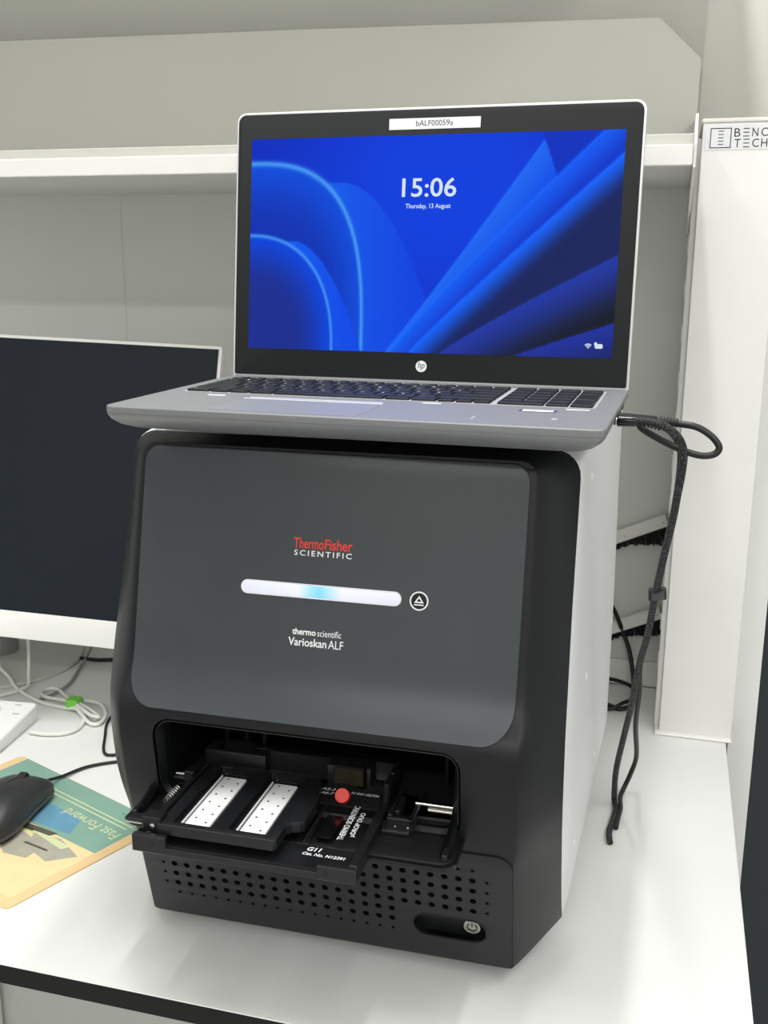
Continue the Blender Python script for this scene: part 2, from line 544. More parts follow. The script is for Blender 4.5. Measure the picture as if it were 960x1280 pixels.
def half_outline(w, zb, zt, rb, rt, n=6, m=56):
    """right half from bottom to top: [(x, z)]"""
    pts = []
    for k in range(n + 1):
        a = math.radians(-90 + 90 * k / n)
        pts.append((w - rb + rb * math.cos(a), zb + rb + rb * math.sin(a)))
    z0, z1 = zb + rb, zt - rt
    for k in range(1, m):
        pts.append((w, z0 + (z1 - z0) * k / m))
    for k in range(n + 1):
        a = math.radians(90 * k / n)
        pts.append((w - rt + rt * math.cos(a), zt - rt + rt * math.sin(a)))
    return pts
def ring(h, yfun):
    R = [(x, yfun(x, z), z) for x, z in h]
    return R + [(-x, y, z) for x, y, z in reversed(R)]
def strip_fill(mb, base, n):
    for i in range(n - 1):
        mb.f.append((base + i, base + i + 1, base + 2 * n - 2 - i, base + 2 * n - 1 - i))

WS, WF = 190.0, 157.5
def taper(h, k=1.0):
    return [(x * (1 + k * (ws(z) / 190.0 - 1)), z) for x, z in h]
def shell_solid():
    mb = MB()
    rings = []
    h = taper(half_outline(WS - 5, 22, 422, 12, 14))
    rings.append(ring(h, lambda x, z: 230.0))
    rings.append(ring(h, lambda x, z: ysm(z) + 4))
    for t in (1.0, 0.94, 0.8, 0.65, 0.5, 0.36, 0.24, 0.14, 0.06, 0.0):
        w = WF + (WS - 0.1 - WF) * t
        zt = 423.6 + 2.6 * t
        zb = 13.5 + 3 * t
        hh = taper(half_outline(w, zb, zt, 3 + 7 * t, 11 + 9 * t), t)
        def mixy(x, z, t=t):
            g = t ** float(np.interp(z, (118, 150, 400, 420), (1.12, 1.55, 1.55, 1.3)))
            return yf(z) * (1 - g) + ysm(z) * g
        rings.append(ring(hh, mixy))
    mb.loft(rings, cap0=True, cap1=False)
    n = len(rings[0]) // 2
    strip_fill(mb, (len(rings) - 1) * 2 * n, n)
    return mb
shell = shell_solid().build('front_shell', 'shell', reader, 40)

# vent plate with its grid of holes
def plate_part(w, zb, zt, rb, rt, prof, y_back, bev, m=48, xc=0.0):
    mb = MB()
    rings = []
    def hh(d): return half_outline(w - d, zb + d, zt - d, max(rb - d, 0.3), max(rt - d, 0.3), 8, m)
    rings.append(ring(hh(0), lambda x, z: prof(z) + y_back))
    rings.append(ring(hh(0), lambda x, z: prof(z) + bev))
    rings.append(ring(hh(bev * 0.3), lambda x, z: prof(z) + bev * 0.3))
    rings.append(ring(hh(bev), lambda x, z: prof(z)))
    mb.loft(rings, cap0=False, cap1=False)
    n = len(rings[0]) // 2
    strip_fill(mb, 3 * 2 * n, n)
    for i in range(n - 1):
        mb.f.append((i, 2 * n - 1 - i, 2 * n - 2 - i, i + 1))
    return mb
vplane = lambda z: 30 + (z - 14) * (1 - 30) / (128 - 14) - 1.6
vent = plate_part(156.6, 13.2, 129, 5, 12, vplane, 6.0, 0.8, 24).build('vent_panel', 'vent', reader, 40)

COLS = [-129 + 11.09 * i for i in range(24)]
ROWS = [102.2, 91.6, 81.0, 70.4, 59.8, 49.2]
holes = []
for ri, z in enumerate(ROWS):
    for ci, x in enumerate(COLS):
        if ri >= 4 and ci > 17: continue
        holes.append((x, z, 2.75))
for ci, x in enumerate(COLS[:18]): holes.append((x, 38.4, 1.5))
for ci, x in enumerate(COLS): holes.append((x, 112.4, 1.5))
for z in ROWS[:4]: holes.append((COLS[-1] + 11.1, z, 1.5))
for z in ROWS: holes.append((COLS[0] - 10.2, z, 1.5))
slope = math.atan2(29, 114)
vn = Vector((0, math.cos(slope), -math.sin(slope)))        # into the machine
vn = Vector((0, math.cos(slope), math.sin(slope)))
ve = Vector((0, -math.sin(slope), math.cos(slope)))
hc = MB()
for x, z, r in holes:
    hc.prism(circle(0, 0, r, 12), -4, 11, fr=frame((x, vplane(z), z), (-1, 0, 0), ve, vn))
hc.prism(rrect(77.5, 136, -11.3, 11.3, 11.2, 8), -5, 9, fr=frame((0, vplane(48), 48), (1, 0, 0), ve, vn))
boolean_cut(vent, hc)

def with_cut(obj, parts):
    boolean_cut(obj, parts)
hc2 = MB()
hc2.v, hc2.f = list(hc.v), list(hc.f)
# loading bay
hc2.prism(rrect(-124, 111, 147, 208, 9, 6), -60, 195, fr=frame((0, 0, 0), (1, 0, 0), (0, 0, 1), (0, 1, 0)))
boolean_cut(shell, hc2)
# chamfered mouth of the bay
mc = MB()
mo, mi = rrect(-130.5, 117.5, 141, 214.5, 15, 6), rrect(-124, 111, 147, 208, 9, 6)
mc.loft([[(x, -40, z) for x, z in mo], [(x, -1.5 + (214 - z) * 0.02, z) for x, z in mo], [(x, 4.5, z) for x, z in inset(mo, 1.2)]])
boolean_cut(shell, mc)
fr_rim = MB()
fr_rim.loft([[(x, -9.5 + max(0, (190 - z)) * .16, z) for x, z in inset(mo, 1.6)], [(x, -9.8 + max(0, (190 - z)) * .16, z) for x, z in inset(mo, 2.3)],
             [(x, -4 + max(0, (190 - z)) * .14, z) for x, z in inset(mo, 5.6)], [(x, 1, z) for x, z in inset(mo, 6.2)], [(x, 3, z) for x, z in inset(mo, 1.6)]],
            False, False)
nn = len(mo)
fr_rim.f += [(4 * nn + j, 4 * nn + (j + 1) % nn, (j + 1) % nn, j) for j in range(nn)]
fr_rim.build('bay_rim', 'shell', reader, 40)
# inner ribs and ceiling bar of the bay
for x in (-100, -82, -66, 92, 100):
    MB().box(x, x + 4, 60, 150, 148, 207, r=1).build('bay_rib', 'black', reader)
MB().box(-52, 20, 40, 52, 199, 207.4, r=1.5).build('bay_ceiling_bar', 'black', reader)
MB().box(-123, 110, 10, 190, 147.2, 149, r=0.3).build('bay_floor', 'void', reader)

# upper front panel
ZP = [220, 224, 232, 240, 248, 256, 266, 424]
YP = [-17, -13, -5.7, 0.3, 4.9, 8.2, 11, 47.5]
ypn = smooth_interp(ZP, YP, 3.0)
front_panel = plate_part(154, 223.5, 422, 24, 13, ypn, 5.0, 1.0, 60).build('front_panel', 'panel', reader, 40)
ps = math.atan2(36.5, 158)
pe = Vector((0, math.sin(ps), math.cos(ps)))
pn = Vector((0, -math.cos(ps), math.sin(ps)))
px = Vector((1, 0, 0))
def pp(x, z, lift=0.0):
    return Vector((x, ypn(z), z)) + pn * lift
# light bar
lb = MB()
lb.prism(rrect(-64.5, 62.5, -4.6, 4.6, 4.5, 8), -0.5, 1.0, bev=0.7, fr=frame(pp(0, 318.6), px, pe, pn))
Lb = mat('status_bar_glow', (236, 238, 246), 0.35)
nt = Lb.node_tree
tcn = nt.nodes.new('ShaderNodeTexCoord'); sp = nt.nodes.new('ShaderNodeSeparateXYZ')
nt.links.new(tcn.outputs['Object'], sp.inputs[0])
mr = nt.nodes.new('ShaderNodeMapRange')
mr.inputs['From Min'].default_value = -0.0645; mr.inputs['From Max'].default_value = 0.0625
nt.links.new(sp.outputs['X'], mr.inputs['Value'])
cr = nt.nodes.new('ShaderNodeValToRGB')
els = cr.color_ramp.elements
els[0].position = 0.0; els[0].color = lin((205, 208, 222))
els[1].position = 1.0; els[1].color = lin((205, 208, 222))
for p_, c_ in ((0.36, (214, 216, 236)), (0.44, (150, 205, 250)), (0.50, (120, 196, 250)), (0.56, (165, 205, 250)), (0.64, (212, 214, 238))):
    e = els.new(p_); e.color = lin(c_)
nt.links.new(mr.outputs['Result'], cr.inputs['Fac'])
nt.links.new(cr.outputs['Color'], nt.nodes['Principled BSDF'].inputs['Emission Color'])
nt.links.new(cr.outputs['Color'], nt.nodes['Principled BSDF'].inputs['Base Color'])
nt.nodes['Principled BSDF'].inputs['Emission Strength'].default_value = 0.45
tag(lb.build('light_bar', Lb, front_panel), 'glowing white status bar with a blue centre')
lr = MB()
o1, o2 = rrect(-65.4, 63.4, -5.5, 5.5, 5.4, 8), rrect(-64.4, 62.4, -4.5, 4.5, 4.4, 8)
k = len(o1)
lr.loft([[(x, y, -0.3) for x, y in o1], [(x, y, 0.7) for x, y in o1], [(x, y, 0.7) for x, y in o2], [(x, y, -0.3) for x, y in o2]], False, False, fr=frame(pp(0, 318.6), px, pe, pn))
lr.build('light_bar_rim', 'sticker', front_panel)
# eject button
eb = MB()
ob, ib = circle(0, 0, 7.2, 32), circle(0, 0, 6.1, 32)
fb = frame(pp(77, 318.6), px, pe, pn)
eb.loft([[(x, y, 0) for x, y in ob], [(x, y, 0.35) for x, y in ob], [(x, y, 0.35) for x, y in ib], [(x, y, 0) for x, y in ib]], False, False, fr=fb)
t0, t1 = [(-3.7, -1.5), (3.7, -1.5), (0, 4.0)], [(-1.9, -0.45), (1.9, -0.45), (0, 2.1)]
eb.loft([[(x, y, 0) for x, y in t0], [(x, y, 0.35) for x, y in t0], [(x, y, 0.35) for x, y in t1], [(x, y, 0) for x, y in t1]], False, False, fr=fb)
eb.box(-3.7, 3.7, -3.4, -2.5, 0, 0.35, fr=fb)
MB().lathe([(6.2, 0), (6.2, 0.25), (5.8, 0.3)], 32, fr=fb).build('eject_button', 'shell', front_panel)
eb.build('eject_symbol', 'print_white', front_panel, None)
# lettering on the front panel
def panel_text(name, s, x0, x1, z0, h, mt, **kw):
    q = MB()
    lettering(q, s, pp(x0, z0, 0.18), px, pe, x1 - x0, h, **kw)
    return q.build(name, mt, front_panel, None)
panel_text('maker_lettering', 'Thermo', -24.3, -0.2, 350.4, 8.3, 'print_red', bold=0.015)
panel_text('maker_lettering', 'Fisher', 0.7, 22.8, 350.4, 8.3, 'print_red', bold=0.015)
panel_text('maker_lettering', 'SCIENTIFIC', -23.6, 22.6, 345.0, 4.3, 'print_white', bold=0.012, spacing=1.35)
panel_text('model_lettering', 'thermo', -21.2, -2.2, 285.6, 5.0, 'print_white', bold=0.025)
panel_text('model_lettering', 'scientific', -0.9, 18.2, 285.6, 5.0, 'print_white')
panel_text('model_lettering', 'Varioskan', -24.0, 6.9, 277.2, 6.3, 'print_white', bold=0.015)
panel_text('model_lettering', 'ALF', 8.3, 20.3, 277.2, 6.3, 'print_white')

# power button in its recess
po = Vector((124, vplane(47.6), 47.6)) + vn * 8
pb = MB().lathe([(7.2, -2), (7.2, 3.0), (6.7, 3.6), (5.6, 3.6), (5.4, 3.2), (0.1, 3.2)], 28, fr=frame(po, px, ve, -vn)).build('power_button', 'steel', reader)
q = MB()
arc = [(3.9 * math.sin(math.radians(a)), 3.9 * math.cos(math.radians(a)), 3.5) for a in range(35, 326, 15)]
q.tube(arc, 0.5, 6, fr=frame(po, px, ve, -vn))
q.box(-0.5, 0.5, 0.5, 4.6, 3.2, 3.8, fr=frame(po, px, ve, -vn))
q.build('power_symbol', 'print_black', pb)

so_, si_ = rrect(75.9, 137.6, -12.9, 12.9, 12.8, 8), rrect(77.3, 136.2, -11.5, 11.5, 11.4, 8)
sf = frame((0, vplane(48), 48), (1, 0, 0), ve, -vn)
MB().loft([[(x, y, -1) for x, y in so_], [(x, y, 0.35) for x, y in inset(so_, .2)], [(x, y, 0.35) for x, y in si_], [(x, y, -6) for x, y in si_]], False, False, fr=sf).build('switch_recess_rim', 'shell', reader)
# light grey casing
def casing_mesh():
    mb = MB()
    def hh(w, d=0.0, zt=432.0): return taper(half_outline(w, 17 + d, zt - d, 10, 20, 6, 56))
    rings = [ring(hh(WS - 3.4, 3.4, 426.8), lambda x, z: ysm(z) + 30), ring(hh(WS - 3.4, 3.4, 426.8), lambda x, z: ysm(z) + 1.0),
             ring(hh(WS - 0.5, 0.5, 426.8), lambda x, z: ysm(z) + 0.8), ring(hh(WS, 0, 426.8), lambda x, z: ysm(z) + 1.4)]
    for y, zt in ((124, 429.5), (150, 431.6), (190, 432), (250, 432), (330, 432), (430, 432), (496, 432)):
        rings.append(ring(hh(WS + 17 * (y - 60) / 440, 0, zt), lambda x, z, y=y: max(y, ysm(z) + 12) if y == 124 else y))
    rings.append(ring(hh(WS + 17 - 1, 1), lambda x, z: 503))
    rings.append(ring(hh(WS + 17 - 5, 5), lambda x, z: 506))
    mb.loft(rings, cap0=False, cap1=True)
    return mb
casing = casing_mesh().build('casing', 'casing', reader, 40)
for (y, z) in ((165, 392), (190, 205), (150, 62), (330, 62), (480, 160)):
    w = (WS + 17 * (y - 60) / 440) * ws(z) / 190.0
    MB().lathe([(3.2, -0.5), (3.2, 0.6), (2.4, 1.0), (0.2, 0.5)], 14, fr=frame((w, y, z), (0, 1, 0), (0, 0, 1), (1, 0, 0))).build('screw_cover', 'white_metal', reader)
for sx in (-1, 1):
    for y in (110, 460):
        MB().lathe([(14, 0), (15, 1.5), (15, 18.5)], 20, fr=frame((sx * 150, y, 0), (1, 0, 0), (0, 1, 0), (0, 0, 1))).build('foot', 'rubber', reader)

MB().prism(rrect(-172, 172, 118, 492, 10, 4), 3.5, 17.4).build('gap_shade_block', 'vent', reader)  # dark block added to stand in for the shadowed gap under the casing
# ---- folded-down bay door
flap = MB()
flap.prism(rrect(-142, 121, -46, 3, (12, 12, 1, 1), 6), 139.6, 142.4, bev=0.8)
door_flap = flap.build('bay_door', 'gloss_black', reader)
MB().prism(rrect(-138, 117, -42.5, -2, (9, 9, 1, 1), 6), 142.4, 143.4, bev=0.6).build('door_lip', 'black', door_flap)
for x in (-134, 112):
    arc = []
    for kk in range(9):
        a = math.radians(8 + 74 * kk / 8)
        arc.append((x, -40 + 56 * math.sin(a) - 2, 142 + 26 * (1 - math.cos(a)) * 1.2))
    MB().tube(arc, [5.0 - 0.3 * kk for kk in range(9)], 6, flat=1.0).build('door_arm', 'gloss_black', door_flap)
    MB().box(x - 2.2, x + 2.2, -40, -28, 142.4, 149, r=1).build('hinge_lug', 'black', door_flap)
MB().box(62, 108, 8, 22, 141, 149, r=1).build('door_hinge_bar', 'black', reader)

# ---- plate tray
tray_m = MB()
tray_m.box(-107, 54, -72, 62, 139, 143, r=0.6)                      # floor of the carrier
tray_m.box(-108, -103, -66, 62, 139, 157, r=0.8)                    # left rail
tray_m.box(50, 56.5, -74, 62, 138, 152, r=1)                        # right rail
tray_m.box(51, 56.5, 18, 66, 150, 167, r=1.5)                       # raised cheek
tray_m.box(-117, 55, -76, -72, 138, 143.5, r=0.6)                   # front bar, low part
tray_m.box(-117, -90, -76.5, -71, 138, 152.2, r=1.0)                # left tab
tray_m.box(27, 56.5, -76.5, -71, 138, 149.5, r=1.0)                 # right tab
tray_m.box(-117, -112, -76, -62, 138, 150, r=1.0)
tray_m.box(-112, -104, 4, 16, 146, 163, r=1.0)                      # hinge cheek
tray = tray_m.build('plate_tray', 'blacktray', reader)
# rear deck with pockets
rd = MB().box(-108, 56, 36.5, 64, 143, 168, r=1.2, seg=2).build('tray_rear_deck', 'blacktray', tray)
rc = MB()
for a in ((-98, -68, 39, 58, 152, 175), (-54, 0, 30, 47.5, 149, 175), (24, 33, 30, 42, 150, 175), (36, 53, 30, 52, 152, 175)):
    rc.box(*a, r=2.5, seg=2)
co_parent = rd.parent
rd.parent = reader
boolean_cut(rd, rc)
rd.parent = co_parent
MB().box(-66, -53, 48, 52, 167.5, 168.8, r=0.5).build('tray_ridge', 'blacktray', tray)
MB().box(-89, -78, 24.5, 30.5, 158.5, 160.2, r=0.6).build('tray_pad', 'vent', tray)
for (x, y, z, r) in ((-101, -77, 145, 2.0), (34, -77, 144, 1.9)):
    MB().lathe([(r, 0), (r, 0.5), (r * 0.6, 0.5), (r * 0.6, 0.05)], 14, fr=frame((x, y + .6, z), (1, 0, 0), (0, 0, 1), (0, -1, 0))).build('pivot_ring', 'vent', tray)
# screw block and lever
MB().box(-112, -97, -68, -56, 150, 162.5, r=0.6).build('screw_block', 'black', tray)
MB().box(-127, -107, -67, -58, 156.6, 159.2, r=0.6).build('latch_lever', 'black', tray)
MB().box(-126, -110, -67.6, -66.9, 155.4, 156.6, r=0.1).build('lever_edge', 'chrome', tray)
MB().lathe([(2.0, 0), (2.0, 0.8), (1.2, 1.2)], 14, fr=frame((-103.5, -68, 156), (1, 0, 0), (0, 0, 1), (0, -1, 0))).build('screw', 'chrome', tray)
MB().lathe([(2.0, 0), (2.0, 0.8), (1.2, 1.2)], 14, fr=frame((-101.5, 10.5, 160), (1, 0, 0), (-.0, -.7, .7), (0, -.7, .7))).build('screw', 'chrome', tray)
MB().tube([(-121, 10, 157.5), (-106, 10, 157.5)], 2.1, 12).build('slide_pin', 'chrome', tray)
MB().tube([(-123, 10, 153.5), (-108, 10, 153.5)], 2.6, 10).build('slide_bush', 'black', tray)
MB().tube([(78, 18, 155), (108, 18, 155)], 2.2, 12).build('slide_pin', 'chrome', reader)
MB().tube([(88, 18, 150.5), (108, 18, 150.5)], 2.4, 12).build('slide_pin', 'steel', reader)
# spring on the left of the tray
spr = [(-117 + 2.6 * math.cos(t * 0.8), -20 + t * 0.38, 148 + 2.6 * math.sin(t * 0.8)) for t in range(0, 64)]
MB().tube(spr, 0.5, 5).build('spring', 'steel', tray)
MB().box(-121, -110, -40, 6, 143.5, 146, r=0.6).build('spring_carrier', 'black', tray)
# guide block on the right of the tray
gb = MB()
gb.box(61, 82, -9, 40, 143.5, 149, r=0.8)
gb.box(61, 65, -6, 38, 149, 156, r=0.8)
gb.box(78, 82, -9, 40, 149, 155, r=0.8)
gb.box(61, 82, -9, -5, 147, 155, r=0.8)
gb.box(66, 70, -3, 22, 149, 158, r=0.8)
gb.box(58, 80, -14, 0, 143.5, 147, r=0.8)
gb.build('guide_block', 'blacktray', reader)
for (x, y) in ((68, -9.4), (78, -9.4)):
    MB().lathe([(1.1, 0), (1.1, 0.5), (0.4, 0.8)], 8, fr=frame((x, y, 148.5), (1, 0, 0), (0, 0, 1), (0, -1, 0))).build('screw', 'chrome', reader)
# optical block (brass faced) at the back of the tray
ob_ = MB().box(5, 31, 35.5, 41.5, 152, 168.6, r=0.6).build('sensor_block', 'blacktray', tray)
MB().box(6, 30, 35.0, 35.8, 153, 166.5, r=0.2).build('brass_face', 'brass', ob_)
for x in (12, 23):
    MB().lathe([(3.4, 0), (3.4, 0.15)], 16, fr=frame((x, 45.5, 168.0), (1, 0, 0), (0, 0.8, 0), (0, 0, 1))).build('sight_hole', 'void', tray)
MB().lathe([(1.6, 0), (1.2, 0.8)], 10, fr=frame((54, 36, 159), (0, 1, 0), (0, 0, 1), (1, 0, 0))).build('screw', 'chrome', tray)

# ================================================================== MICROPLATE on the tray
plate = empty('microplate', (-20 * math.cos(IYAW), -20 * math.sin(IYAW), 143.2), IYAW)
tag(plate, 'black microplate adapter with two white slides and a red knob on the tray', 'microplate')
def P(mb, name, mt, par=None, sm=35):
    q = MB(); q.add([(x, y, z - 143.2) for x, y, z in mb.v], mb.f)
    return q.build(name, mt, par or plate, sm)
base = P(MB().prism(rrect(-101.5, 48.8, -70, 33.5, 2.5, 3), 143.4, 151, bev=0.6), 'base_plate', 'blacktray')
cutter = MB()
cutter.prism(rrect(11.5, 28.5, -53, 16, 1.5, 2), 147.6 - 143.2, 160 - 143.2)
cutter.prism(rrect(12, 28, 0, 16, 1.0, 2), 144.4 - 143.2, 160 - 143.2)
boolean_cut(base, cutter)
blk_out = [(-99, -69.3), (-8, -69.3), (-6, -67), (-6, -46), (-3, -42), (3, -40), (5.5, -37), (5.5, -4), (-3, 28), (-6, 32.6), (-99, 32.6)]
block = P(MB().prism(blk_out, 150.8, 159, bev=0.8), 'raised_block', 'blacktray')
cutter = MB()
cutter.prism(rrect(-88.8, -57.5, -63.5, 27.5, 1.5, 2), 154.6 - 143.2, 170 - 143.2)
cutter.prism(rrect(-45.4, -14.5, -62.5, 27.5, 1.5, 2), 154.6 - 143.2, 170 - 143.2)
boolean_cut(block, cutter)
for x0 in (-81.5, -37.9):
    s = P(MB().prism(rrect(x0, x0 + 19.4, -59.6, 16, 1.0, 2), 154.6, 156.4, bev=0.2), 'slide', 'slide', block)
    tag(s, 'white ceramic slide with small wells')
    P(MB().box(x0 - 2.6, x0 - 1.8, -59.6, 17, 154.8, 157.0), 'slide_edge', 'slide', block, None)
    for kx in range(2):
        for ky in range(6):
            y = -53 + ky * 12.4 + (5.0 if kx == 0 else 0) - 1.5
            P(MB().lathe([(1.0, 156.35), (1.0, 156.5)], 10, fr=frame((x0 + 4.8 + kx * 10, y, 0), (1, 0, 0), (0, 1, 0), (0, 0, 1))), 'well', 'print_black', block, None)
    P(MB().box(x0 - 3.5, x0 + 20, 18.5, 20.5, 154.6, 157.5, r=0.4), 'slide_stop', 'black', block)
    for sx in (x0 + 0.5, x0 + 17.5):
        P(MB().lathe([(1.3, 157.5), (1.3, 158.1), (0.7, 158.3)], 10, fr=frame((sx, 19.5, 0), (1, 0, 0), (0, 1, 0), (0, 0, 1))), 'pin', 'steel' if sx < x0 + 5 else 'black', block)
    for ky in range(6):
        P(MB().lathe([(1.5, 154.6), (1.5, 154.9), (0.9, 154.9), (0.9, 154.7)], 10, fr=frame((x0 - 4.8, -54 + ky * 13, 0), (1, 0, 0), (0, 1, 0), (0, 0, 1))), 'clip', 'vent', block)
# slot bridge, red knob and its stem
kd = Vector((0.05, -0.80, 0.60)).normalized(); kx = Vector((1, 0, 0)); kx = (kx - kd * kx.dot(kd)).normalized(); ky = kd.cross(kx)
P(MB().lathe([(3.0, -9), (3.0, -3), (5.6, -2.8), (5.9, -2), (5.9, 4.2), (5.4, 4.9), (0.1, 4.9)], 28,
             fr=frame((20.3, 12.5, 155.2), kx, ky, kd)), 'knob', 'red')
P(MB().prism(rrect(13.5, 27, -38, -6, 2, 3), 147.7, 148.6, bev=0.3), 'cuvette_window', 'gloss_black')
P(MB().box(9.0, 11.2, -53, 4, 151, 152.4, r=0.4), 'slot_edge', 'black')
P(MB().box(-5.8, -3.2, 27.5, 33.2, 151, 154.5, r=0.6), 'corner_step', 'vent')
def plate_text(s, o, r, u, w, h, **kw):
    q = MB()
    lettering(q, s, o, r, u, w, h, lift=0.12, **kw)
    return P(q, 'plate_lettering', 'print_white', None, None)
plate_text('A2-3', (-2.2, 26.2, 151), (1, 0, 0), (0, 1, 0), 11.5, 4.0, bold=0.02, shear=0.2)
plate_text('A6-7', (-1.4, 19.8, 151), (1, 0, 0), (0, 1, 0), 11.5, 4.0, bold=0.02, shear=0.2)
plate_text('N 041-02706', (23.0, 25.0, 151), (1, 0, 0), (0, 1, 0), 23.0, 3.6, bold=0.02, shear=0.2)
plate_text('THERMO SCIENTIFIC', (36.4, -42.5, 151), (0, 1, 0), (-1, 0, 0), 50.0, 4.6, bold=0.012)
plate_text('µDROP DUO', (44.0, -36.0, 151), (0, 1, 0), (-1, 0, 0), 35.0, 4.8, bold=0.012)
plate_text('G11', (15.3, -62.2, 151), (1, 0, 0), (0, 1, 0), 10.5, 5.0, bold=0.025, shear=0.2)
plate_text('Cat. No. N12391', (13.6, -67.8, 151), (1, 0, 0), (0, 1, 0), 32.0, 3.6, bold=0.02, shear=0.2)

# ================================================================== LAPTOP
LYAW = -0.01685
laptop = empty('laptop', (0, 0, 458), LYAW)
tag(laptop, 'open silver laptop with a blue lock screen on top of the plate reader', 'laptop')
lb_ = MB()
def lap_ring(d, z, rf=9):
    return [(x, y, z) for x, y in rrect(-188 + d, 188 - d, d, 252 - d * 0.4, (max(rf - d, 2), max(rf - d, 2), 6, 6), 5)]
lb_.loft([lap_ring(95, -21.6), lap_ring(44, -21.6), lap_ring(30, -20.8), lap_ring(18, -18.4), lap_ring(9, -14.6), lap_ring(3, -10.2), lap_ring(0.6, -7.0), lap_ring(0.1, -5.9)])
lap_base = lb_.build('base_shell', 'silver', laptop, 40)
MB().loft([lap_ring(0.5, -5.9), lap_ring(0.1, -5.2), lap_ring(0.0, -0.9), lap_ring(0.7, 0.0)]).build('palm_deck', 'silver', laptop, 30)
for x in (-165, 165):
    for y in (165, 232):
        MB().prism(rrect(x - 14 if x > 0 else x - 2, x + 2 if x > 0 else x + 14, y - 4, y + 4, 3, 3), -25.7, -15, bev=0.4).build('rubber_foot', 'rubber', laptop)
# keyboard
well = MB().prism(rrect(-172.5, 171.5, 103, 215, 3, 3), 0.0, 0.25).build('keyboard_well', 'silver_edge', laptop)
U = 17.45
rows = [
    (104.2, 17.2, [1.25, 1, 1, 1.25, 5.5, 1.25, 1.25, 0.83, 0.83, 0.84]),
    (122.4, 17.2, [2.25] + [1] * 10 + [2.75]),
    (140.6, 17.2, [1.75] + [1] * 11 + [2.25]),
    (158.8, 17.2, [1.5] + [1] * 12 + [1.5]),
    (177.0, 17.2, [1] * 13 + [2]),
    (195.2, 12.6, [15 / 16] * 16),
]
legend_rows = [['fn', '', '', '', '', '', '', '', '', ''], [''] + list('ZXCVBNM,./') + [''], [''] + list("ASDFGHJKL;'") + [''],
               [''] + list('QWERTYUIOP[]') + [''], list('`1234567890-=') + [''], ['esc'] + ['f%d' % i for i in range(1, 13)] + ['', '', '']]
leg = MB()
key_cache = {}
def add_key(x0, x1, y0, y1):
    w, d = round(x1 - x0, 2), round(y1 - y0, 2)
    if (w, d) not in key_cache:
        mbk = MB()
        r0 = [(x, y) for x, y in rrect(0, w, 0, d, 1.2, 2)]
        mbk.loft([[(x, y, 0) for x, y in r0], [(x, y, 1.5) for x, y in inset(r0, 0.25)], [(x, y, 1.8) for x, y in inset(r0, 0.6)]])
        o = mbk.build('key', 'key', well, 30)
        key_cache[(w, d)] = o
    else:
        o = key_cache[(w, d)].copy()
        COL.objects.link(o)
        o.parent = well
    o.location = (x0 / 1000, y0 / 1000, 0.00025)
for (y0, d, ws), lg in zip(rows, legend_rows):
    x = -170.5
    for w, s in zip(ws, lg):
        x1 = x + w * U
        add_key(x + 0.9, x1 - 0.9, y0, y0 + d - 0.6)
        if s:
            h = 3.0 if len(s) == 1 else 2.6
            lettering(leg, s, (x + 3.2, y0 + d * 0.45, 2.1), (1, 0, 0), (0, 1, 0), 2.6 * (1 if len(s) == 1 else 1.6), h)
        x = x1
nx0 = 95.2
for r_, (y0, d, ws) in enumerate(rows):
    for c_ in range(4):
        if r_ in (0,) and c_ == 1: continue
        xa = nx0 + c_ * 18.8
        wd = 18.8 * (2 if (r_ == 0 and c_ == 0) else 1)
        if c_ == 3 and r_ in (1, 3): continue
        dd = d
        if c_ == 3 and r_ in (0, 2): dd = d + 18.2
        add_key(xa + 0.9, xa + wd - 0.9, y0, y0 + dd - 0.6)
tag(leg.build('key_legends', 'legend', well, None), kind='stuff')
# trackpad with buttons and marks on the deck
tp = MB().prism(rrect(-104, 12, 6, 74, 2, 3), 0.0, 0.2).build('trackpad', 'trackpad', laptop)
MB().box(-104, 12, 74.6, 76.2, 0.0, 0.45).build('button_edge', 'sticker', tp)
MB().box(-102, 10, 82.5, 83.3, 0.0, 0.45).build('button_edge', 'sticker', tp)
for (x0, x1, y0, y1, mt) in ((-141, -126, 84.5, 88.5, 'sticker'), (39, 54, 92.5, 95.5, 'sticker'), (151, 168.5, 91, 94.2, 'sticker')):
    MB().box(x0, x1, y0, y1, 0, 0.25).build('marker_label', mt, laptop)
st = MB().box(118, 146, 72, 83, 0, 0.2).build('maker_sticker', M['navy_print'], laptop)
MB().box(120.5, 143.5, 73.5, 81.5, 0.2, 0.35).build('sticker_field', M['sticker'], st)
MB().box(92, 93.2, 22, 36, 0, 0.2).build('deck_mark', 'silver_edge', laptop)
MB().box(147, 151, 36, 43, 0, 0.2).build('deck_mark', 'silver_edge', laptop)
# ports on the right side
for (y0, y1) in ((88, 100), (106, 119), (140, 156), (168, 186)):
    MB().box(187.0, 188.15, y0, y1, -9.4 if y0 < 130 else -8.4, -4.0, r=0.3).build('port', 'black', laptop)
# hinge
for (x0, x1) in ((-176, -148), (114, 150)):
    MB().tube([(x0, 243, 1.2), (x1, 243, 1.2)], 3.6, 12).build('hinge', 'silver', laptop)
MB().box(-147, 113, 240.5, 248, -2, 1.4, r=0.6).build('hinge_cover', 'black', laptop)
# lid
al = 0.1085
LU = Vector((0, math.sin(al), math.cos(al)))
LN = Vector((0, -math.cos(al), math.sin(al)))
LO = Vector((0, 237.7, 1.3))
LF = frame(LO, (1, 0, 0), LU, LN)
MB().prism(rrect(-188, 188, -3, 243.2, (3, 3, 9, 9), 6), -7.2, -0.9, bev=0.6, fr=LF).build('lid_shell', 'silver_edge', laptop)
lid = MB().prism(rrect(-186, 186, 0, 241, (2, 2, 7.5, 7.5), 6), -1.2, 0.0, bev=0.4, fr=LF).build('bezel', 'bezel', laptop)
s0, sh, sw = 25.1, 193.6, 172.1

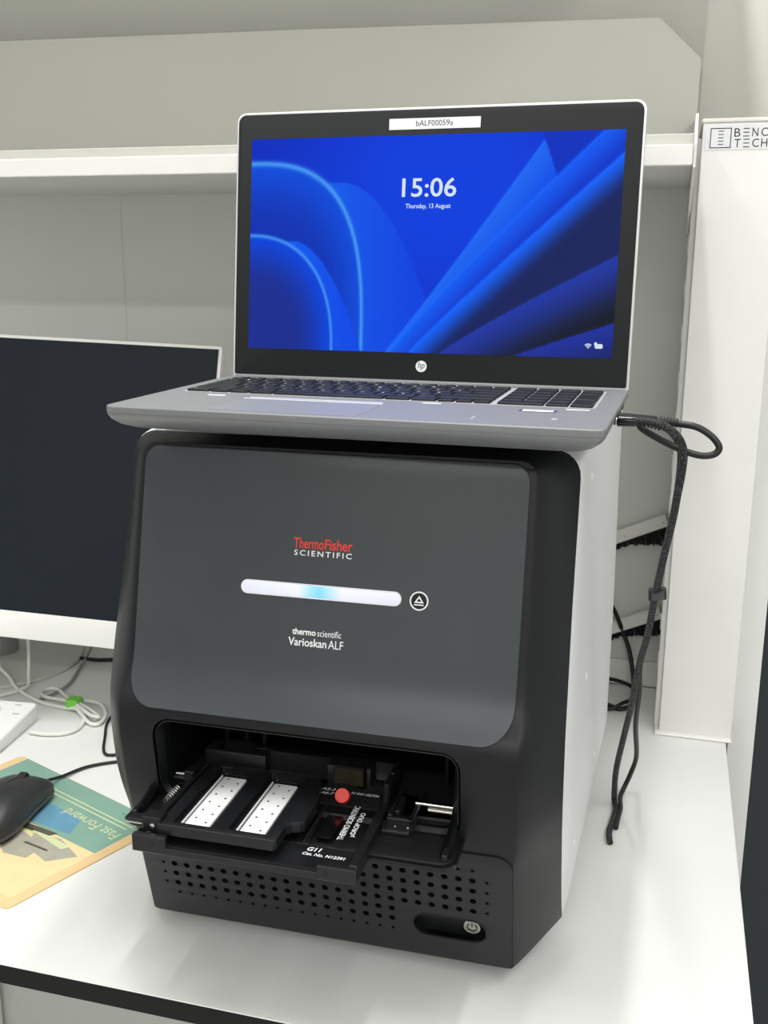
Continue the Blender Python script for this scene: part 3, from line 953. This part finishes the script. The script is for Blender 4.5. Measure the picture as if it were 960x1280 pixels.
def screen_grid():
    """generic blue wallpaper of overlapping smooth folds, one colour per vertex"""
    nu, nv = 300, 170
    u = np.linspace(0, 1, nu)[None, :].repeat(nv, 0)
    v = np.linspace(0, 1, nv)[:, None].repeat(nu, 1)
    c = np.zeros((nv, nu, 3))
    def col(r, g, b): return np.array([r, g, b], float)
    def mixc(a, b, t): return a[None, None, :] * (1 - t[..., None]) + b[None, None, :] * t[..., None]
    sm = lambda t: np.clip(t, 0, 1) ** 2 * (3 - 2 * np.clip(t, 0, 1))
    c[:] = mixc(col(0, 46, 200), col(0, 64, 232), sm(np.hypot(u - 0.55, (v - 0.75) * 0.7) * -2 + 1.0 + 0.2))
    # soft translucent folds on the left: nested arches
    def arch(ax, top, k, hi, lo, line, wid=0.007):
        nonlocal c
        d = (u / ax) ** k + (v / top) ** k
        inside = d < 1
        depth = np.clip(1 - d, 0, 1)
        body = mixc(col(*hi), col(*lo), sm(depth * 1.25))
        c = np.where(inside[..., None], body, c)
        g = np.exp(-((d - 1) / (k * 2.2) / wid) ** 2)
        c = c * (1 - g[..., None]) + col(*line) * g[..., None]
    def veil(x0, x1, top, hi, lo):
        """lighter sheet leaning to the right of an arch"""
        nonlocal c
        edge = x0 + (x1 - x0) * (1 - v / top) ** 0.75 if False else x0 + (x1 - x0) * np.sqrt(np.clip(1 - v / top, 0, 1))
        inside = (v < top) & (u < edge)
        t = np.clip((u - x0) / max(1e-6, x1 - x0), 0, 1)
        c = np.where(inside[..., None], mixc(col(*hi), col(*lo), t), c)
    veil(0.26, 0.56, 0.79, (10, 92, 244), (0, 60, 230))
    arch(0.33, 0.885, 2.9, (0, 78, 228), (4, 50, 186), (74, 158, 252))
    veil(0.12, 0.33, 0.52, (8, 92, 250), (4, 74, 240))
    c = np.where(((u > 0.322) & (u < 0.34) & (v < 0.45))[..., None] & False, c, c)
    arch(0.245, 0.545, 2.3, (0, 70, 230), (24, 46, 150), (70, 156, 252))
    # sweeping folds on the right, bright upper edge falling to navy
    def sweep(u0, u1, v1, p, hi, lo, fall, line=0.5):
        nonlocal c
        t = np.clip((u - u0) / (u1 - u0), 0, None)
        e = v1 * t ** p
        below = (u > u0) & (v < e)
        d = (e - v) / fall
        body = mixc(col(*hi), col(*lo), sm(d))
        c = np.where(below[..., None], body, c)
        g = np.exp(-(((e - v) * 0.7) / 0.007) ** 2) * (u > u0)
        c = c + (col(*hi) * 1.25 - c) * (g * line)[..., None]
    sweep(0.40, 0.80, 0.96, 1.05, (26, 104, 250), (0, 78, 242), 0.30)
    c = np.where(((u > 0.80 + (0.97 - v) * 0.22) & (v > 0.62))[..., None], col(2, 50, 200), c)
    sweep(0.415, 0.95, 1.0, 0.92, (10, 92, 250), (6, 52, 205), 0.20)
    sweep(0.465, 1.00, 0.90, 0.96, (14, 98, 252), (22, 36, 96), 0.17)
    sweep(0.55, 1.02, 0.475, 0.90, (32, 56, 168), (18, 24, 34), 0.30, 0.2)
    sweep(0.75, 1.02, 0.17, 0.95, (30, 50, 160), (20, 26, 60), 0.28, 0.2)
    c = np.clip(c, 0, 255) / 255.0
    cl_ = np.where(c <= 0.04045, c / 12.92, ((c + 0.055) / 1.055) ** 2.4)
    mbs = MB()
    X = (u * 2 - 1) * sw
    Y = s0 + v * sh
    pts = [(X[j, i], Y[j, i], 0.12) for j in range(nv) for i in range(nu)]
    fs = [(j * nu + i, j * nu + i + 1, (j + 1) * nu + i + 1, (j + 1) * nu + i) for j in range(nv - 1) for i in range(nu - 1)]
    mbs.add(pts, fs, LF)
    Ms = bpy.data.materials.new('lit_display')
    Ms.use_nodes = True
    nt = Ms.node_tree
    b = nt.nodes['Principled BSDF']
    b.inputs['Base Color'].default_value = (0.005, 0.005, 0.006, 1)
    b.inputs['Roughness'].default_value = 0.45
    b.inputs['Specular IOR Level'].default_value = 0.03
    at = nt.nodes.new('ShaderNodeVertexColor')
    at.layer_name = 'picture'
    nt.links.new(at.outputs['Color'], b.inputs['Emission Color'])
    b.inputs['Emission Strength'].default_value = 1.0
    o = mbs.build('display', Ms, lid, 60)
    me = o.data
    ca = me.color_attributes.new('picture', 'FLOAT_COLOR', 'POINT')
    flat = np.ones((nv * nu, 4), np.float32)
    flat[:, :3] = cl_.reshape(-1, 3)
    ca.data.foreach_set('color', flat.ravel())
    return o
display = screen_grid()
def lid_text(name, s, x0, x1, y0, h, mt, lift=0.3, par=None, **kw):
    q = MB()
    lettering(q, s, LF((x0, y0, lift)), (1, 0, 0), LU, x1 - x0, h, **kw)
    return q.build(name, mt, par or display, None)
lid_text('clock_digits', '15:06', -24.0, 26.4, 164.5, 16.8, 'screen_text', bold=0.012)
lid_text('date_line', 'Thursday, 13 August', -20.2, 21.8, 153.3, 5.4, 'screen_text', bold=0.012)
q = MB()
for r0_, r1_ in ((0, 1.2), (1.9, 2.9), (3.5, 4.4)):
    pts0 = [(r1_ * math.sin(math.radians(a)), r1_ * math.cos(math.radians(a)), 0) for a in range(-45, 46, 10)]
    pts1 = [(max(r0_, .05) * math.sin(math.radians(a)), max(r0_, .05) * math.cos(math.radians(a)), 0) for a in range(-45, 46, 10)]
    q.loft([pts0, pts1], False, False, False, fr=frame(LF((151, 33.4, .3)), (1, 0, 0), LU, LN))
q.build('wifi_symbol', 'screen_text', display, None)
q = MB().prism(rrect(156.8, 163.6, 33.6, 37.6, 1.2, 3), 0.2, 0.3, fr=LF)
q.prism(rrect(156.2, 158.6, 36.2, 39.0, .6, 3), 0.2, 0.3, fr=LF)
q.build('battery_symbol', 'screen_text', display, None)
# round badge under the screen
bd = MB().prism(circle(0.6, 13, 5.2, 32), -0.1, 0.25, fr=LF).build('round_badge', 'sticker', lid, 30)
lid_text('badge_letters', 'hp', -2.7, 3.9, 9.2, 7.8, 'print_black', lift=0.4, par=bd, shear=0.28)
# paper label on the upper bezel
lab = MB().prism(rrect(-38.3, 45.6, 223.7, 233.2, 0.3, 2), 0.0, 0.2, fr=LF).build('paper_label', 'sticker', lid, None)
lid_text('label_lettering', 'bALF00059a', -13.2, 20.6, 226.3, 5.0, 'print_black', lift=0.3, par=lab)

# ================================================================== MONITOR
X_ = Vector((0.99674, 0.07465, -0.03058)); U_ = Vector((0.01059, 0.25473, 0.96695)); N_ = X_.cross(U_)   # N_ points to the viewer
MO = Vector((-294.5, 465.3, 466.2))
monitor = empty('monitor', (-700, 545, 0))
tag(monitor, 'switched-off white desktop monitor on a round stand left of the reader', 'monitor')
def mo(mb, name, mt, par=None, sm=35):
    q = MB(); q.add([(x + 700, y - 545, z) for x, y, z in mb.v], mb.f)
    return q.build(name, mt, par or monitor, sm)
MFR = frame(MO, X_, U_, N_)
W_, H_ = 612.0, 375.5
hs = mo(MB().prism(rrect(-W_, 0, -H_, 0, 3, 3), -9, -0.4, bev=1.0, fr=MFR), 'housing', 'mon_white')
mo(MB().prism(rrect(-W_ + 4, -4.2, -H_ + 33.5, -4.0, 0.6, 2), -1.0, 0.0, fr=MFR), 'screen', 'mon_screen', None, None)
mo(MB().prism(rrect(-W_ + 1, -1.0, -H_ + 0.5, -H_ + 33.3, 1, 2), -1.0, 0.5, bev=0.4, fr=MFR), 'chin', 'mon_white')
ml = mo(MB().prism(rrect(-365, -300, -H_ + 12, -H_ + 25, 0.3, 2), 0.5, 0.7, fr=MFR), 'asset_label', 'sticker', None, None)
q = MB()
lettering(q, 'TSM20300a', MFR((-352, -H_ + 15.5, 0.85)), X_, U_, 37, 5.6)
mo(q, 'label_lettering', 'print_black', ml, None)
mo(MB().box(-W_ / 2 - 90, -W_ / 2 + 90, -260, -90, -48, -9, r=12, seg=3, fr=MFR), 'rear_housing', 'mon_white')
mo(MB().lathe([(27, 6), (27, 330), (25, 334)], 32, fr=frame((-700, 545, 0), (1, 0, 0), (0, 1, 0), (0, 0, 1))), 'stand_column', 'grey_stand')
mo(MB().tube([(-690, 545, 300), (-645, 470, 318)], 24, 16), 'stand_arm', 'grey_stand')
mo(MB().lathe([(122, 0.3), (123, 3), (121, 5.5), (0.2, 6)], 64, fr=frame((-692, 525, 0), (1, 0, 0), (0, 1, 0), (0, 0, 1))), 'stand_base', 'stand_base')

# ================================================================== KEYBOARD (white, on the bench)
KY = math.radians(6)
kb = empty('keyboard', (-513, 360, 0), KY)
tag(kb, 'white desktop keyboard lying on the bench below the monitor', 'keyboard')
kbo = rrect(-430, 0, -118, 0, 6, 4)
prof = MB()
prof.loft([[(x, y, 1.0) for x, y in inset(kbo, 2)], [(x, y, 4 + 8 * (y + 118) / 118) for x, y in kbo], [(x, y, 14 + 8 * (y + 118) / 118) for x, y in kbo], [(x, y, 15.5 + 8 * (y + 118) / 118) for x, y in inset(kbo, 1.5)]])
prof.build('keyboard_body', 'white_plastic', kb)
kk0 = None
for r_ in range(5):
    for c_ in range(20):
        x, y = -418 + c_ * 19.2, -108 + r_ * 17.6
        if x > -40: continue
        z = 15.5 + 8 * (y + 118) / 118
        if kk0 is None:
            r0 = rrect(0, 17.4, 0, 15.6, 2, 3)
            kk0 = MB().loft([[(a, b, -0.6) for a, b in r0], [(a, b, 5) for a, b in inset(r0, 1.4)], [(a, b, 5.6) for a, b in inset(r0, 2)]]).build('key', 'white_plastic', kb)
            k_ = kk0
        else:
            k_ = kk0.copy(); COL.objects.link(k_); k_.parent = kb
        k_.location = (x / 1000, y / 1000, z / 1000)
for (x0, y0) in ((-26, -10), (-18, -32)):
    MB().box(x0, x0 + 9, y0, y0 + 1.6, 15 + 8 * (y0 + 118) / 118, 15.9 + 8 * (y0 + 118) / 118).build('status_mark', 'grey_print', kb)
for (x, y) in ((-20, -12), (-410, -12), (-20, -105), (-410, -105)):
    MB().box(x - 8, x + 8, y - 5, y + 5, 0, 5, r=1).build('foot', 'rubber', kb)

# ================================================================== MOUSE MAT
E1, E2 = Vector((0.927, -0.375, 0)), Vector((-0.375, -0.927, 0))
mmat = empty('mouse_mat', (-244, 173, 0))
tag(mmat, 'printed teal and yellow mouse mat under the black mouse', 'mouse mat')
# local axes: a runs along -E1 (to the left), b along E2 (to the front)
MT = frame((0, 0, 0), -E1, E2, (0, 0, 1))
def mm_(pts, z0, z1, name, mt, par=None):
    if sum(pts[i - 1][0] * pts[i][1] - pts[i][0] * pts[i - 1][1] for i in range(len(pts))) < 0: pts = pts[::-1]
    return MB().prism(pts, z0, z1, fr=MT).build(name, mt, par or mmat, None)
mslab = mm_(rrect(0, 249, 0, 183, 6, 4), 0.1, 1.6, 'mat_body', 'peach')
fld = mm_(rrect(12, 236, 0.6, 172, 3, 3), 1.6, 1.75, 'printed_field', 'cream')
mm_([(12, 0.6), (236, 0.6), (236, 96), (150, 84), (12, 78)], 1.75, 1.85, 'teal_field', 'teal', mslab)
mm_([(75, 46), (236, 46), (236, 96), (150, 84), (60, 72)], 1.85, 1.9, 'sky_field', 'skyblue', mslab)
for b_, l0, l1, mt in ((24, 20, 190, 'pale_print'), (30, 22, 180, 'pale_print'), (12, 18, 52, 'dark_teal')):
    mm_([(l0, b_), (l1, b_), (l1, b_ + 1.6), (l0, b_ + 1.6)], 1.85, 1.92, 'print_line', mt, mslab)
q = MB()
lettering(q, 'Fast Forward', MT((19, 39, 1.95)), -E1, E2, 84, 13.5)
q.build('mat_lettering', 'pale_print', mslab, None)
mm_([(20, 92), (60, 82), (92, 92), (70, 112), (38, 116)], 1.76, 1.88, 'printed_building', 'grey_print', fld)
mm_([(62, 100), (112, 96), (126, 110), (84, 132), (58, 124)], 1.76, 1.87, 'printed_building', 'grey_print', fld)
mm_([(100, 108), (132, 104), (138, 124), (110, 132)], 1.88, 1.93, 'printed_panel', 'navy_print', fld)
mm_([(40, 86), (100, 84), (104, 90), (44, 94)], 1.89, 1.94, 'printed_panel', 'pale_print', fld)
mm_([(96, 88), (124, 92), (122, 95), (95, 91)], 1.9, 1.95, 'printed_panel', 'green_print', fld)
mm_([(52, 102), (84, 106), (84, 109), (52, 105)], 1.9, 1.95, 'printed_panel', 'amber', fld)
mm_([(70, 78), (150, 90), (150, 97), (74, 86)], 1.9, 1.95, 'printed_panel', 'amber', fld)

# ================================================================== MOUSE
mouse = empty('computer_mouse', (-407, 136, 1.8), math.radians(4))
tag(mouse, 'black wired computer mouse standing on the printed mat', 'mouse')
def mouse_ring(y, w, h, zb, n=24):
    out = []
    for k in range(n):
        a = 2 * math.pi * k / n
        cx, sz = math.cos(a), math.sin(a)
        x = w * math.copysign(abs(cx) ** 0.72, cx)
        z = zb + (h - zb) * math.copysign(abs(sz) ** 0.9, sz) if sz > 0 else zb + zb * 0.85 * sz
        out.append((x, y, z))
    return out
ms = [(-59, 12, 12), (-55, 22, 20), (-46, 28, 27), (-30, 31.5, 34), (-10, 31.5, 37.5), (12, 30, 36.5), (32, 30, 32), (48, 29.5, 26), (55, 27, 21), (58.5, 22, 17)]
MB().loft([mouse_ring(y, w, h, 12) for y, w, h in ms]).build('top_shell', 'mouse', mouse, 60)
MB().loft([[(x * 1.01, y * 1.005, z - 1.2 if z > 6 else z) for x, y, z in mouse_ring(yy, w, 13.4, 8)] for yy, w, h in ms]).build('side_skirt', 'mouse_side', mouse, 60)
MB().tube([(-4.2, 40, 25.5), (-3, 40, 25.5), (3, 40, 25.5), (4.2, 40, 25.5)], [6.2, 7.2, 7.2, 6.2], 20).build('scroll_wheel', 'rubber', mouse)
MB().tube([(0, 10, 36.4), (0, 22, 34.2), (0, 32, 31.6)], 0.7, 6).build('button_gap', 'void', mouse, None)
MB().prism(rrect(-27, 27, -50, 50, 20, 5), 0.2, 3, fr=None).build('glide_base', 'black', mouse)

# ================================================================== CABLES
def cable(name, pts, r, mt, label, cat='cable', n=8, group=None, seg=8):
    t = empty(name, (pts[0][0], pts[0][1], pts[0][2]))
    tag(t, label, cat, group)
    o = Vector(pts[0])
    P_ = [p - o for p in spline(pts, seg)]
    MB().tube(P_, r, n).build('cord', mt, t, 60)
    return t, o
# mouse cable
mcb, o = cable('mouse_cable', [(-404, 196, 14), (-402, 212, 9), (-398, 232, 4.2), (-386, 262, 2.2), (-358, 284, 2.0), (-320, 300, 2.0), (-270, 330, 2.0)], 1.9, 'black_cable', 'thin black cable running from the mouse behind the reader')
# braided cable from the laptop down to the bench, with plug, strain relief and a tie
c1 = [(197, 94, 450.6), (203, 94, 451), (214, 96, 450.6), (226, 99, 447), (236, 103, 438), (240, 108, 427), (240, 115, 411), (238, 126, 389), (236, 140, 366), (231, 165, 326), (227, 190, 289), (223, 215, 244), (217, 240, 204), (212, 270, 150), (206, 300, 102), (200, 325, 53), (199, 340, 20), (199.5, 345, 4.2), (202, 330, 3.2), (200, 305, 3.2), (198, 282, 3.2), (200, 262, 3.2)]
bc, o = cable('braided_cable', c1, 3.1, 'braid', 'braided black cable hanging from the laptop side down to the bench', n=10)
def part_at(mb, name, mt, root, o, sm=40):
    q = MB(); q.add([Vector(v) - o for v in mb.v], mb.f)
    return q.build(name, mt, root, sm)
part_at(MB().tube([(188.6, 93.5, 450.6), (190.4, 93.5, 450.6)], 3.0, 14), 'plug_tip', 'chrome', bc, o)
part_at(MB().tube([(190.2, 93.5, 450.6), (191, 93.5, 450.6), (204, 94, 450.9)], [3.4, 4.1, 4.1], 14), 'plug', 'gloss_black', bc, o)
sr = MB()
for i in range(7):
    a = Vector((205 + i * 2.6, 94.3 + i * 0.35, 451 - i * 0.18 - 0.06 * i * i))
    sr.tube([a, a + Vector((1.5, 0.15, -0.15))], 3.9 - 0.1 * i, 12)
part_at(sr, 'strain_relief', 'rubber', bc, o)
tie = MB().tube([(224.6, 193, 289), (229, 190, 287)], 6.0, 14, flat=1.0)
tie.box(222, 234, 187.5, 189.5, 283, 291, r=0.6)
part_at(MB().prism(rrect(-5.5, 9.5, -5.5, 5.5, 3, 4), -4, 4, bev=0.6, fr=frame((226.5, 191, 288), (1, 0, 0.16), (0, 1, 0), (-0.1, 0.4, 1))), 'cable_tie', 'black', bc, o)
# smooth second lead: loops beside the laptop and runs down behind the braided one
c2 = [(198, 112, 450.4), (206, 112, 451), (221, 112, 449), (234, 112, 448), (247, 110, 446.6), (256, 108.6, 442.5), (262.5, 107.4, 437), (265.3, 106.6, 431.6), (262, 106, 427), (253, 106.4, 425.4), (241, 110, 427.6), (228, 115, 432), (215, 118, 438), (207, 120, 443), (208, 122, 446.5), (217, 121, 446), (229, 119, 441), (236.5, 120, 431), (238.5, 123, 418), (238, 132, 395), (236, 148, 366), (231, 175, 323), (227, 200, 286), (223, 226, 240), (217.5, 252, 198), (218, 278, 158), (216.5, 312, 110), (219, 362, 52), (214, 374, 24), (208, 372, 7), (205, 358, 3.2), (206.5, 335, 3.2), (205, 312, 3.2), (204, 292, 3.2)]
sc, o = cable('charging_lead', c2, 2.6, 'black_cable', 'smooth black lead making a small loop beside the laptop', n=10)
part_at(MB().tube([(187.9, 112, 450.6), (189.6, 112, 450.6)], 2.6, 12), 'plug_tip', 'chrome', sc, o)
part_at(MB().tube([(189.4, 112, 450.6), (190, 112, 450.6), (219, 112, 449.6)], [3.2, 3.9, 3.4], 14), 'plug', 'gloss_black', sc, o)
sr = MB()
for i in range(6):
    a = Vector((221 + i * 2.4, 112, 449.2 - i * 0.12))
    sr.tube([a, a + Vector((1.3, 0, -.1))], 4.0 - 0.1 * i, 12)
part_at(sr, 'strain_relief', 'rubber', sc, o)
# loops behind the reader
cable('mains_lead', [(150, 640, 150), (172, 660, 120), (187, 676, 82), (199, 672, 52), (206, 655, 22), (209, 630, 5), (206, 606, 3.5), (192, 592, 3.5), (176, 602, 3.5), (150, 620, 3.5)], 3.0, 'black_cable', 'black lead arching down behind the reader to the bench')
cable('mains_lead', [(160, 600, 40), (178, 640, 24), (194, 662, 12), (204, 660, 8.5), (209, 640, 9.5), (207, 614, 9.5), (196, 600, 9.2), (180, 588, 4), (150, 590, 3.5)], 2.6, 'black_cable', 'black lead coiled in a flat loop between the reader and the column')
# black cables left of the reader, under the monitor
cable('display_lead', [(-505, 575, 3), (-530, 562, 3), (-549, 556, 3), (-566, 543, 8.5)], 2.8, 'black_cable', 'short black lead end resting across the monitor foot')
cable('grey_lead', [(-560, 640, 60), (-572, 600, 20), (-562, 556, 8), (-550, 510, 3), (-537, 468, 3), (-537, 436, 3), (-545, 410, 3)], 2.2, 'grey_stand', 'grey lead curving round the monitor foot to the white cables')
cable('thin_lead', [(-380, 470, 3), (-412, 432, 3), (-428, 402, 2.6), (-424, 372, 2.2), (-407, 337, 2.2), (-391, 306, 2.2), (-380, 295, 2.2), (-366, 300, 2.2), (-330, 320, 2.2), (-260, 340, 2.2)], 1.8, 'black_cable', 'thin black lead bending sharply beside the bundled white cable')
cable('monitor_lead', [(-606, 484, 96), (-596, 466, 40), (-589, 452, 14), (-583, 440, 5.5), (-588, 421, 5), (-604, 405, 3)], 2.3, 'white_cable', 'thin white lead hanging down from the monitor to the bench')
# white bundled cable with green tape
wc, o = cable('white_cable', [(-668, 500, 40), (-653, 477, 14), (-620, 452, 9.2), (-592, 430, 4), (-541, 404, 3), (-497, 396, 3.2), (-480, 392, 6), (-466, 385, 3), (-454, 366, 3), (-450, 343, 3), (-460, 328, 3), (-480, 321, 3), (-500, 321, 3)], 2.6, 'white_cable', 'white keyboard cable bundled with green tape beside the reader')
for name, pts in (('cable_loop', [(-500, 412, 7), (-514, 423, 6), (-541, 445, 3.5), (-555, 441, 3.5), (-554, 428, 3.5), (-537, 413, 6), (-514, 409, 7), (-499, 407, 7)]),
                  ('cable_loop', [(-495, 408, 8), (-480, 415, 7), (-462, 417, 5), (-446, 404, 3.5), (-434, 384, 3.5), (-432, 364, 3.5), (-445, 364, 3.5), (-469, 384, 5), (-487, 398, 7)]),
                  ('cable_loop', [(-490, 404, 10), (-468, 396, 8), (-446, 384, 6), (-436, 372, 8.5), (-450, 376, 8), (-474, 392, 9), (-490, 402, 10)]),
                  ):
    part_at(MB().tube(spline(pts, 8), 2.5, 8), name, 'white_cable', wc, o, 60)
part_at(MB().prism(rrect(-10, 9, -9, 9, 3, 3), -7, 7, bev=2, fr=frame((-488, 402, 8.5), (0.93, 0.05, 0), (-0.05, 0.93, 0), (0, 0, 1))), 'tape_wrap', 'green', wc, o)
